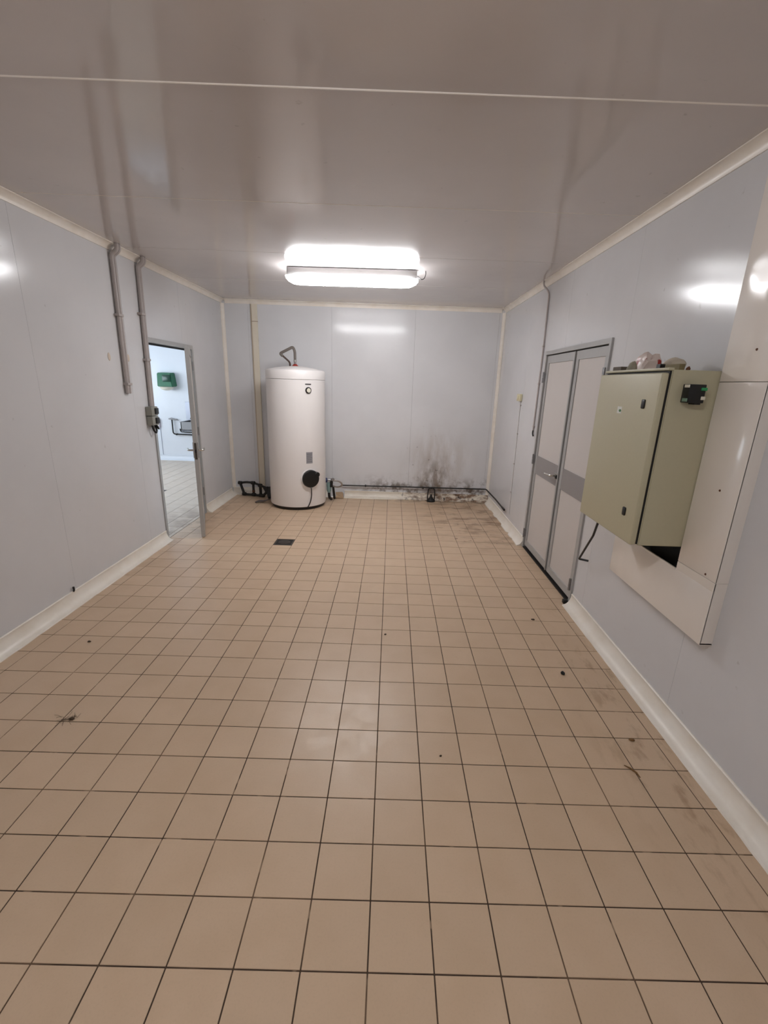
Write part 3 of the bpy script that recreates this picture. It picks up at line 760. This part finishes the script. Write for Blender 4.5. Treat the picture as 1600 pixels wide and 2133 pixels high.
obj('arch', tubebm(fillet([(0.615, YF-0.075, 0.19), (0.655, YF-0.07, 0.206), (0.700, YF-0.075, 0.19)], 0.03), 0.011, 8), M_BPIPE, sph, True)
obj('cup', lathebm([(0.064, 0.0005), (0.064, 0.022), (0.046, 0.040), (0.022, 0.062), (0.012, 0.11), (0.0, 0.112)], (0.652, YF-0.10, 0), 18), M_BPIPE, sph, True)

# cream duct on the far wall beside the heater
cp = thing('cable_duct', (-1.90, YF-0.015, 0.11), 'upright cream cable duct on the far wall left of the water heater', 'duct')
obj('duct', bbox(-1.935, -1.860, YF-0.030, YF-0.0004, 0.112, H-0.054, 0.003), M_CREAMP, cp)
obj('duct_edge', bbox(-1.950, -1.9352, YF-0.022, YF-0.0004, 0.112, H-0.054, 0.002), mat('duct_brown', (190, 174, 150), 0.5, noise=(3, 0.15)), cp)
obj('joint', bbox(-1.937, -1.858, YF-0.033, YF-0.0005, 2.43, 2.437), mat('joint_brown', (150, 130, 108), 0.5), cp)

# ------------------------------------------------------------------ left wall conduits and switch
def conduit(pts, label, joints, r, endcap):
    t = thing('conduit', pts[-1], label, 'conduit')
    obj('tube', tubebm(fillet(pts, 0.02), r, 12), M_GREYPVC, t, True)
    y = pts[-1][1]
    obj('tube', tubebm(fillet([(p[0], p[1]-2.0*r, p[2]) for p in pts], 0.02), r, 12), M_GREYPVC, t, True)
    for z in joints:
        bm = bmesh.new(); box(bm, XL+0.0004, XL+2.15*r+0.008, y-3.15*r, y+1.1*r, z-0.010, z+0.010)
        obj('strap', bm, M_GREYPVC, t)
    if endcap:
        obj('mouth', lathebm([(r*0.72, -0.001), (r*0.72, 0.001)], (pts[-1][0], y, pts[-1][2]), 12), M_BLACK, t)
        obj('mouth', lathebm([(r*0.72, -0.001), (r*0.72, 0.001)], (pts[-1][0], y-2*r, pts[-1][2]), 12), M_BLACK, t)
    return t
rr_ = 0.0165
conduit([(XL+0.064, 3.385, H-0.002), (XL+0.064, 3.385, H-0.045), (XL+rr_+0.002, 3.372, H-0.085), (XL+rr_+0.002, 3.352, 1.520)], 'grey plastic conduit ending open above nothing on the left wall', (2.16, 1.60), rr_, True)
conduit([(XL+0.064, 3.790, H-0.002), (XL+0.064, 3.790, H-0.045), (XL+rr_+0.002, 3.778, H-0.085), (XL+rr_+0.002, 3.735, 1.392)], 'grey plastic conduit running down to the switch beside the open doorway', (2.22, 1.82), rr_, False)
sw = thing('switch_box', (XL+0.03, 3.68, 1.21), 'two stacked grey switches with black rockers and a looped cable by the doorway', 'switch')
M_SWG = mat('switch_grey', (150, 150, 142), 0.5)
for z in (1.305, 1.215):
    u = obj('module', bbox(XL+0.0005, XL+0.062, 3.62, 3.742, z, z+0.086, 0.006), M_SWG, sw, True)
    obj('rocker', bbox(XL+0.060, XL+0.074, 3.672, 3.735, z+0.014, z+0.072, 0.004), M_BLACK, u, True)
obj('cable', tubebm(fillet([(XL+0.03, 3.655, 1.216), (XL+0.04, 3.66, 1.165), (XL+0.045, 3.69, 1.135), (XL+0.045, 3.715, 1.16), (XL+0.03, 3.715, 1.216)], 0.04), 0.009, 8), M_BLACK, sw, True)
obj('cable', tubebm(fillet([(XL+0.05, 3.70, 1.216), (XL+0.06, 3.73, 1.17), (XL+0.035, 3.742, 1.19), (XL+0.02, 3.735, 1.216)], 0.03), 0.008, 8), M_BLACK, sw, True)
M_PLUG = mat('plug_beige', (206, 192, 176), 0.5)
for y, z, lab in ((3.143, 1.817, 'small beige filled hole on the left wall before the open ended conduit'), (3.435, 1.822, 'small beige filled hole on the left wall between the two conduits')):
    bm = lathebm([(0.026, 0.0004), (0.024, 0.003), (0.012, 0.005), (0, 0.005)], (0, 0, 0), 14, (1, 0, 0))
    bmesh.ops.scale(bm, verts=bm.verts[:], vec=(1, 0.75, 1.25)); bmesh.ops.translate(bm, verts=bm.verts[:], vec=(XL, y, z))
    tag(obj('wall_plug', bm, M_PLUG, None, True), lab, 'plug')
tag(obj('cable_stub', tubebm([(XL+0.008, 2.247, 0.100), (XL+0.014, 2.247, 0.112), (XL+0.013, 2.247, 0.138)], 0.0075, 8), M_BLACK, None, True), 'short black cable stub poking up behind the left skirting', 'cable')

# ------------------------------------------------------------------ right wall: thin conduit, small switch
rc = thing('wall_conduit', (XR-0.01, 4.03, 1.2), 'thin grey conduit running down the right wall beside the double door', 'conduit')
obj('tube', tubebm(fillet([(XR-0.05, 4.13, H-0.002), (XR-0.055, 4.11, H-0.05), (XR-0.010, 4.05, H-0.115), (XR-0.010, 4.02, 2.1), (XR-0.010, 4.03, 1.26)], 0.05), 0.0085, 8), M_GREYPVC, rc, True)
for z in (2.09, 1.73, 1.30):
    obj('clip', bbox(XR-0.022, XR-0.0005, 4.008, 4.042, z-0.008, z+0.008, 0.002), M_GREYPVC, rc)
obj('cable_end', tubebm(fillet([(XR-0.010, 4.03, 1.262), (XR-0.012, 4.03, 1.225), (XR-0.014, 3.995, 1.205)], 0.03), 0.0075, 8), M_BLACK, rc, True)
ss = thing('light_switch', (XR-0.02, 4.69, 1.53), 'small cream switch with a thin wire below it on the right wall', 'switch')
obj('plate', bbox(XR-0.034, XR-0.0004, 4.62, 4.75, 1.535, 1.615, 0.006), M_SWITCH, ss, True)
obj('rocker', bbox(XR-0.040, XR-0.033, 4.65, 4.72, 1.553, 1.598, 0.003), M_SWITCH, ss, True)
obj('wire', tubebm([(XR-0.0045, 4.665, 1.535), (XR-0.0045, 4.64, 0.9), (XR-0.0045, 4.62, 0.165)], 0.004, 8), mat('wire_grey', (206, 202, 200), 0.5), ss, True)
for z in (1.49, 1.16, 0.80, 0.45):
    obj('clip', bbox(XR-0.014, XR-0.0004, 4.625, 4.662, z-0.006, z+0.006, 0.002), M_GREYPVC, ss)

# ------------------------------------------------------------------ casing boards around the electric cabinet
XS = XR-0.061
CY0, CY1, CYF = 0.952, 1.228, 1.87
ca = thing('pipe_casing', (XR-0.03, 1.1, 0.575), 'white boxed casing of boards rising from below the electric cabinet to the ceiling', 'casing')
def board(y0, y1, z0, z1, left=False, bottom=False, top_z=None):
    """a thin front sheet with its near return, optionally closed at the far end and below; hollow behind"""
    t = 0.010
    bm = bbox(XS, XS+t, y0, y1, z0, z1, 0.003, 2)
    merge(bm, bbox(XS+0.004, XB, y0, y0+t, z0, top_z or z1))
    if top_z: merge(bm, bbox(XS, XS+t, y0, CY1, z1-0.002, top_z, 0.002, 1))
    if left: merge(bm, bbox(XS+0.001, XB, y1-t, y1, z0, z1, 0.002, 1))
    if bottom: merge(bm, bbox(XS+0.001, XB, y0, y1, z0, z0+t, 0.002, 1))
    return bm
XB = XR-0.0004
obj('board', board(CY0, CYF, 0.575, 0.843, True, True, 0.883), M_BOARD, ca, True)
obj('board', board(CY0, CY1, 0.8845, 1.735), M_BOARD, ca, True)
obj('board', board(CY0, CY1, 1.7365, H-0.056, True), M_BOARD, ca, True)
obj('ledge', bbox(XS-0.006, XS-0.0002, CY1+0.002, 1.56, 0.836, 0.846), M_BOARD, ca)
for y, z in ((1.02, 0.90), (1.06, 1.28), (1.05, 1.86)):
    obj('screw', lathebm([(0.0055, 0), (0.004, 0.003), (0, 0.003)], (XS, y, z), 10, (-1, 0, 0)), mat('rust', (96, 58, 34), 0.7), ca, True)

# ------------------------------------------------------------------ electric cabinet
K0, K1, KZ0, KZ1 = 1.232, 1.862, 0.955, 1.782
KF = 1.215
kb = thing('electric_cabinet', (1.38, 1.55, KZ0), 'beige green steel electric cabinet mounted on the right wall', 'cabinet')
bm = bmesh.new()
box(bm, 1.256, XR-0.0005, K0, K1, KZ0, KZ1)
bmesh.ops.bevel(bm, geom=bm.edges[:], offset=0.004, segments=2, affect='EDGES')
obj('body', bm, M_CAB, kb, True)
obj('rain_lip', bbox(1.236, 1.262, K0-0.002, K1, KZ1-0.004, KZ1+0.008, 0.003), M_CAB, kb, True)
obj('seal', bbox(1.2475, 1.2565, K0+0.006, K1-0.006, KZ0+0.006, KZ1-0.006), M_RUB, kb)
dr = obj('door', bbox(KF, 1.247, K0+0.002, K1+0.004, KZ0+0.001, KZ1-0.014, 0.0075, 3), M_CAB, kb, True)
for y, z in ((1.347, 1.628), (1.338, 1.102)):
    lk = obj('lock', bbox(KF-0.006, KF+0.002, y-0.015, y+0.015, z-0.021, z+0.021, 0.006), M_BLACK, dr, True)
st = obj('sticker', bbox(KF-0.0008, KF+0.0005, 1.552, 1.598, 1.572, 1.606), mat('sticker_white', (225, 226, 220), 0.5), dr)
bm = lathebm([(0.010, 0), (0.010, 0.0006)], (0, 0, 0), 14, (-1, 0, 0)); bmesh.ops.scale(bm, verts=bm.verts[:], vec=(1, 1.25, 0.7)); bmesh.ops.translate(bm, verts=bm.verts[:], vec=(KF-0.0008, 1.567, 1.586))
obj('sticker_mark', bm, mat('sticker_green', (60, 110, 60), 0.5), dr)
for z in (1.735, 1.42, 1.02):
    obj('hinge', lathebm([(0.008, z-0.018), (0.008, z+0.018)], (KF+0.016, K1+0.009, 0), 10), M_CAB, kb, True)
pm = thing('power_module', (1.352, K0-0.03, 1.63), 'black control module with a green terminal on the side of the electric cabinet', 'module')
obj('case', bbox(1.315, 1.388, K0-0.052, K0-0.0005, 1.643, 1.722, 0.003), M_BLACK, pm, True)
obj('foot', bbox(1.352, 1.380, K0-0.046, K0-0.004, 1.636, 1.6435, 0.001), M_BLACK, pm)
obj('green_terminal', bbox(1.366, 1.392, K0-0.056, K0-0.030, 1.696, 1.709, 0.002), mat('terminal_green', (40, 150, 90), 0.4), pm)
obj('white_terminal', bbox(1.372, 1.391, K0-0.055, K0-0.030, 1.657, 1.672, 0.002), M_CREAMC, pm)
obj('side_clip', bbox(1.3105, 1.3155, K0-0.05, K0-0.02, 1.708, 1.720), M_CREAMC, pm)
obj('side_clip', bbox(1.3105, 1.3155, K0-0.05, K0-0.02, 1.648, 1.662), mat('clip_green', (120, 150, 130), 0.5), pm)
# cable hanging under the cabinet
tag(obj('hanging_cable', tubebm(fillet([(1.345, 1.845, KZ0-0.001), (1.40, 2.02, 0.75), (1.455, 2.30, 0.475), (1.515, 2.27, 0.472)], 0.012), 0.0078, 8), M_BLACK, None, True), 'black cable hanging from under the electric cabinet toward the double door', 'cable')

# clutter on top of the cabinet
TOP = KZ1+0.0005
def lump(name, cx, cy, z, sx, sy, sz, material, label, cat, seed, rough=0.35, n=3):
    bm = bmesh.new(); bmesh.ops.create_icosphere(bm, subdivisions=n, radius=1.0)
    rnd = random.Random(seed); ph = [(Vector((rnd.uniform(-1, 1), rnd.uniform(-1, 1), rnd.uniform(-1, 1))).normalized(), rnd.uniform(2.5, 7), rnd.uniform(0, 6)) for _ in range(7)]
    for v in bm.verts:
        d = 1+rough*sum(math.sin(q.dot(v.co)*f+p) for q, f, p in ph)/5
        v.co = Vector((v.co.x*d*sx, v.co.y*d*sy, v.co.z*d*sz))
    lo = min(v.co.z for v in bm.verts)
    for v in bm.verts:
        v.co.z = max(v.co.z, lo*0.55)
    lo = min(v.co.z for v in bm.verts)
    bmesh.ops.translate(bm, verts=bm.verts[:], vec=(cx, cy, z-lo))
    return tag(obj(name, bm, material, None, True), label, cat) if label else bm
BG = bpy.data.materials.new('bag_plastic'); BG.use_nodes = True; g_ = NT(BG)
nb = g_.noise(17, 2)
g_.link(g_.mix(g_.ramp(nb, 0.60, 0.66), lin((214, 198, 190)), lin((150, 30, 24))), g_.b.inputs['Base Color'])
g_.b.inputs['Roughness'].default_value = 0.35
lump('plastic_bag', 1.318, 1.565, TOP, 0.040, 0.072, 0.055, BG, 'crumpled white and red plastic bag on top of the electric cabinet', 'bag', 5, 0.5)
tag(obj('wood_offcut', bbox(1.27, 1.31, 1.755, 1.852, TOP, TOP+0.030, 0.003), mat('offcut', (104, 94, 84), 0.8, noise=(60, 0.2))), 'dark grey offcut on the far end of the electric cabinet top', 'offcut')
lump('tape_wad', 1.315, 1.70, TOP, 0.030, 0.046, 0.032, mat('wad_grey', (146, 140, 122), 0.7, noise=(50, 0.15)), 'grey green wad of tape on the electric cabinet beside the plastic bag', 'tape', 11, 0.4)
lump('paper_wad', 1.42, 1.52, TOP, 0.040, 0.075, 0.044, mat('wad_beige', (198, 188, 170), 0.7), 'pale beige crumpled paper behind the plastic bag on the electric cabinet', 'paper', 23, 0.3)
tag(obj('terminal_block', bbox(1.285, 1.31, 1.395, 1.43, TOP, TOP+0.030, 0.002), M_BLACK), 'small black block on the electric cabinet right of the plastic bag', 'block')
tag(obj('slat', bbox(1.295, 1.32, 1.255, 1.37, TOP, TOP+0.026, 0.002), mat('slat_olive', (124, 112, 78), 0.7, noise=(50, 0.2))), 'short olive wooden slat near the front corner of the electric cabinet top', 'slat')
lump('pebble', 1.33, 1.247, TOP, 0.009, 0.010, 0.010, mat('rust', (96, 58, 34), 0.7), 'tiny rust brown crumb at the edge of the electric cabinet top', 'crumb', 4, 0.3, 2)

# ------------------------------------------------------------------ bits on the floor
M_DIRT = mat('dirt', (62, 48, 34), 0.9, noise=(80, 0.3))
lump('debris_chip', 1.128, 1.532, 0.0004, 0.012, 0.014, 0.011, M_BLACK, 'small black chip lying on the tiles near the right skirting', 'chip', 3, 0.4, 2)
lump('dirt_crumb', -1.912, 1.726, 0.0004, 0.012, 0.008, 0.004, M_DIRT, 'tiny dark crumb on the tiles near the left skirting', 'crumb', 6, 0.4, 2)
lump('dirt_crumb', 0.025, 1.933, 0.0004, 0.008, 0.008, 0.004, M_DIRT, 'tiny dark crumb on the tiles in the middle of the room', 'crumb', 8, 0.4, 2)
lump('dirt_crumb', 0.303, 0.845, 0.0004, 0.005, 0.005, 0.003, M_DIRT, 'tiny dark crumb on the tiles in the right foreground', 'crumb', 9, 0.4, 2)
lump('dirt_crumb', 1.143, 2.217, 0.0004, 0.014, 0.010, 0.005, M_DIRT, 'small brown crumb on the tiles just in front of the double door', 'crumb', 10, 0.4, 2)
lump('dirt_crumb', 1.285, 0.985, 0.0004, 0.014, 0.009, 0.005, mat('straw', (120, 88, 52), 0.9), 'ochre crumb on the tiles by the right skirting below the casing', 'crumb', 12, 0.4, 2)
tag(obj('wood_shaving', tubebm([(1.165, 0.82, 0.003), (1.185, 0.80, 0.005), (1.20, 0.775, 0.005), (1.205, 0.75, 0.003)], [0.002, 0.004, 0.004, 0.002], 6), mat('straw', (120, 88, 52), 0.9), None, True), 'curled brown wood shaving on the tiles in the right foreground', 'shaving')
db = thing('dust_ball', (-1.55, 1.016, 0.0), 'dark hairy dust ball on the tiles at the left', 'dust')
bm = lump('x', -1.553, 1.016, 0.0004, 0.013, 0.009, 0.006, None, None, None, 14, 0.5, 2)
obj('core', bm, mat('dust_dark', (84, 68, 52), 0.95), db, True)
rnd = random.Random(3); bm = bmesh.new()
for k in range(26):
    a0 = rnd.uniform(0, 2*PI); L = rnd.uniform(0.02, 0.075); c = Vector((-1.553+rnd.uniform(-0.06, 0.02), 1.016+rnd.uniform(-0.01, 0.02), 0.002))
    b_ = a0+rnd.uniform(-1.4, 1.4)
    p1 = c+Vector((math.cos(a0), math.sin(a0), 0))*L*0.5+Vector((0, 0, rnd.uniform(0.001, 0.006))); p2 = p1+Vector((math.cos(b_), math.sin(b_), 0))*L*0.5
    p2.z = 0.0015
    tube(bm, fillet([c, p1, p2], 0.02, 3), 0.0006, 4)
o = obj('fluff', bm, mat('dust_dark', (84, 68, 52), 0.95), db); o['kind'] = 'stuff'
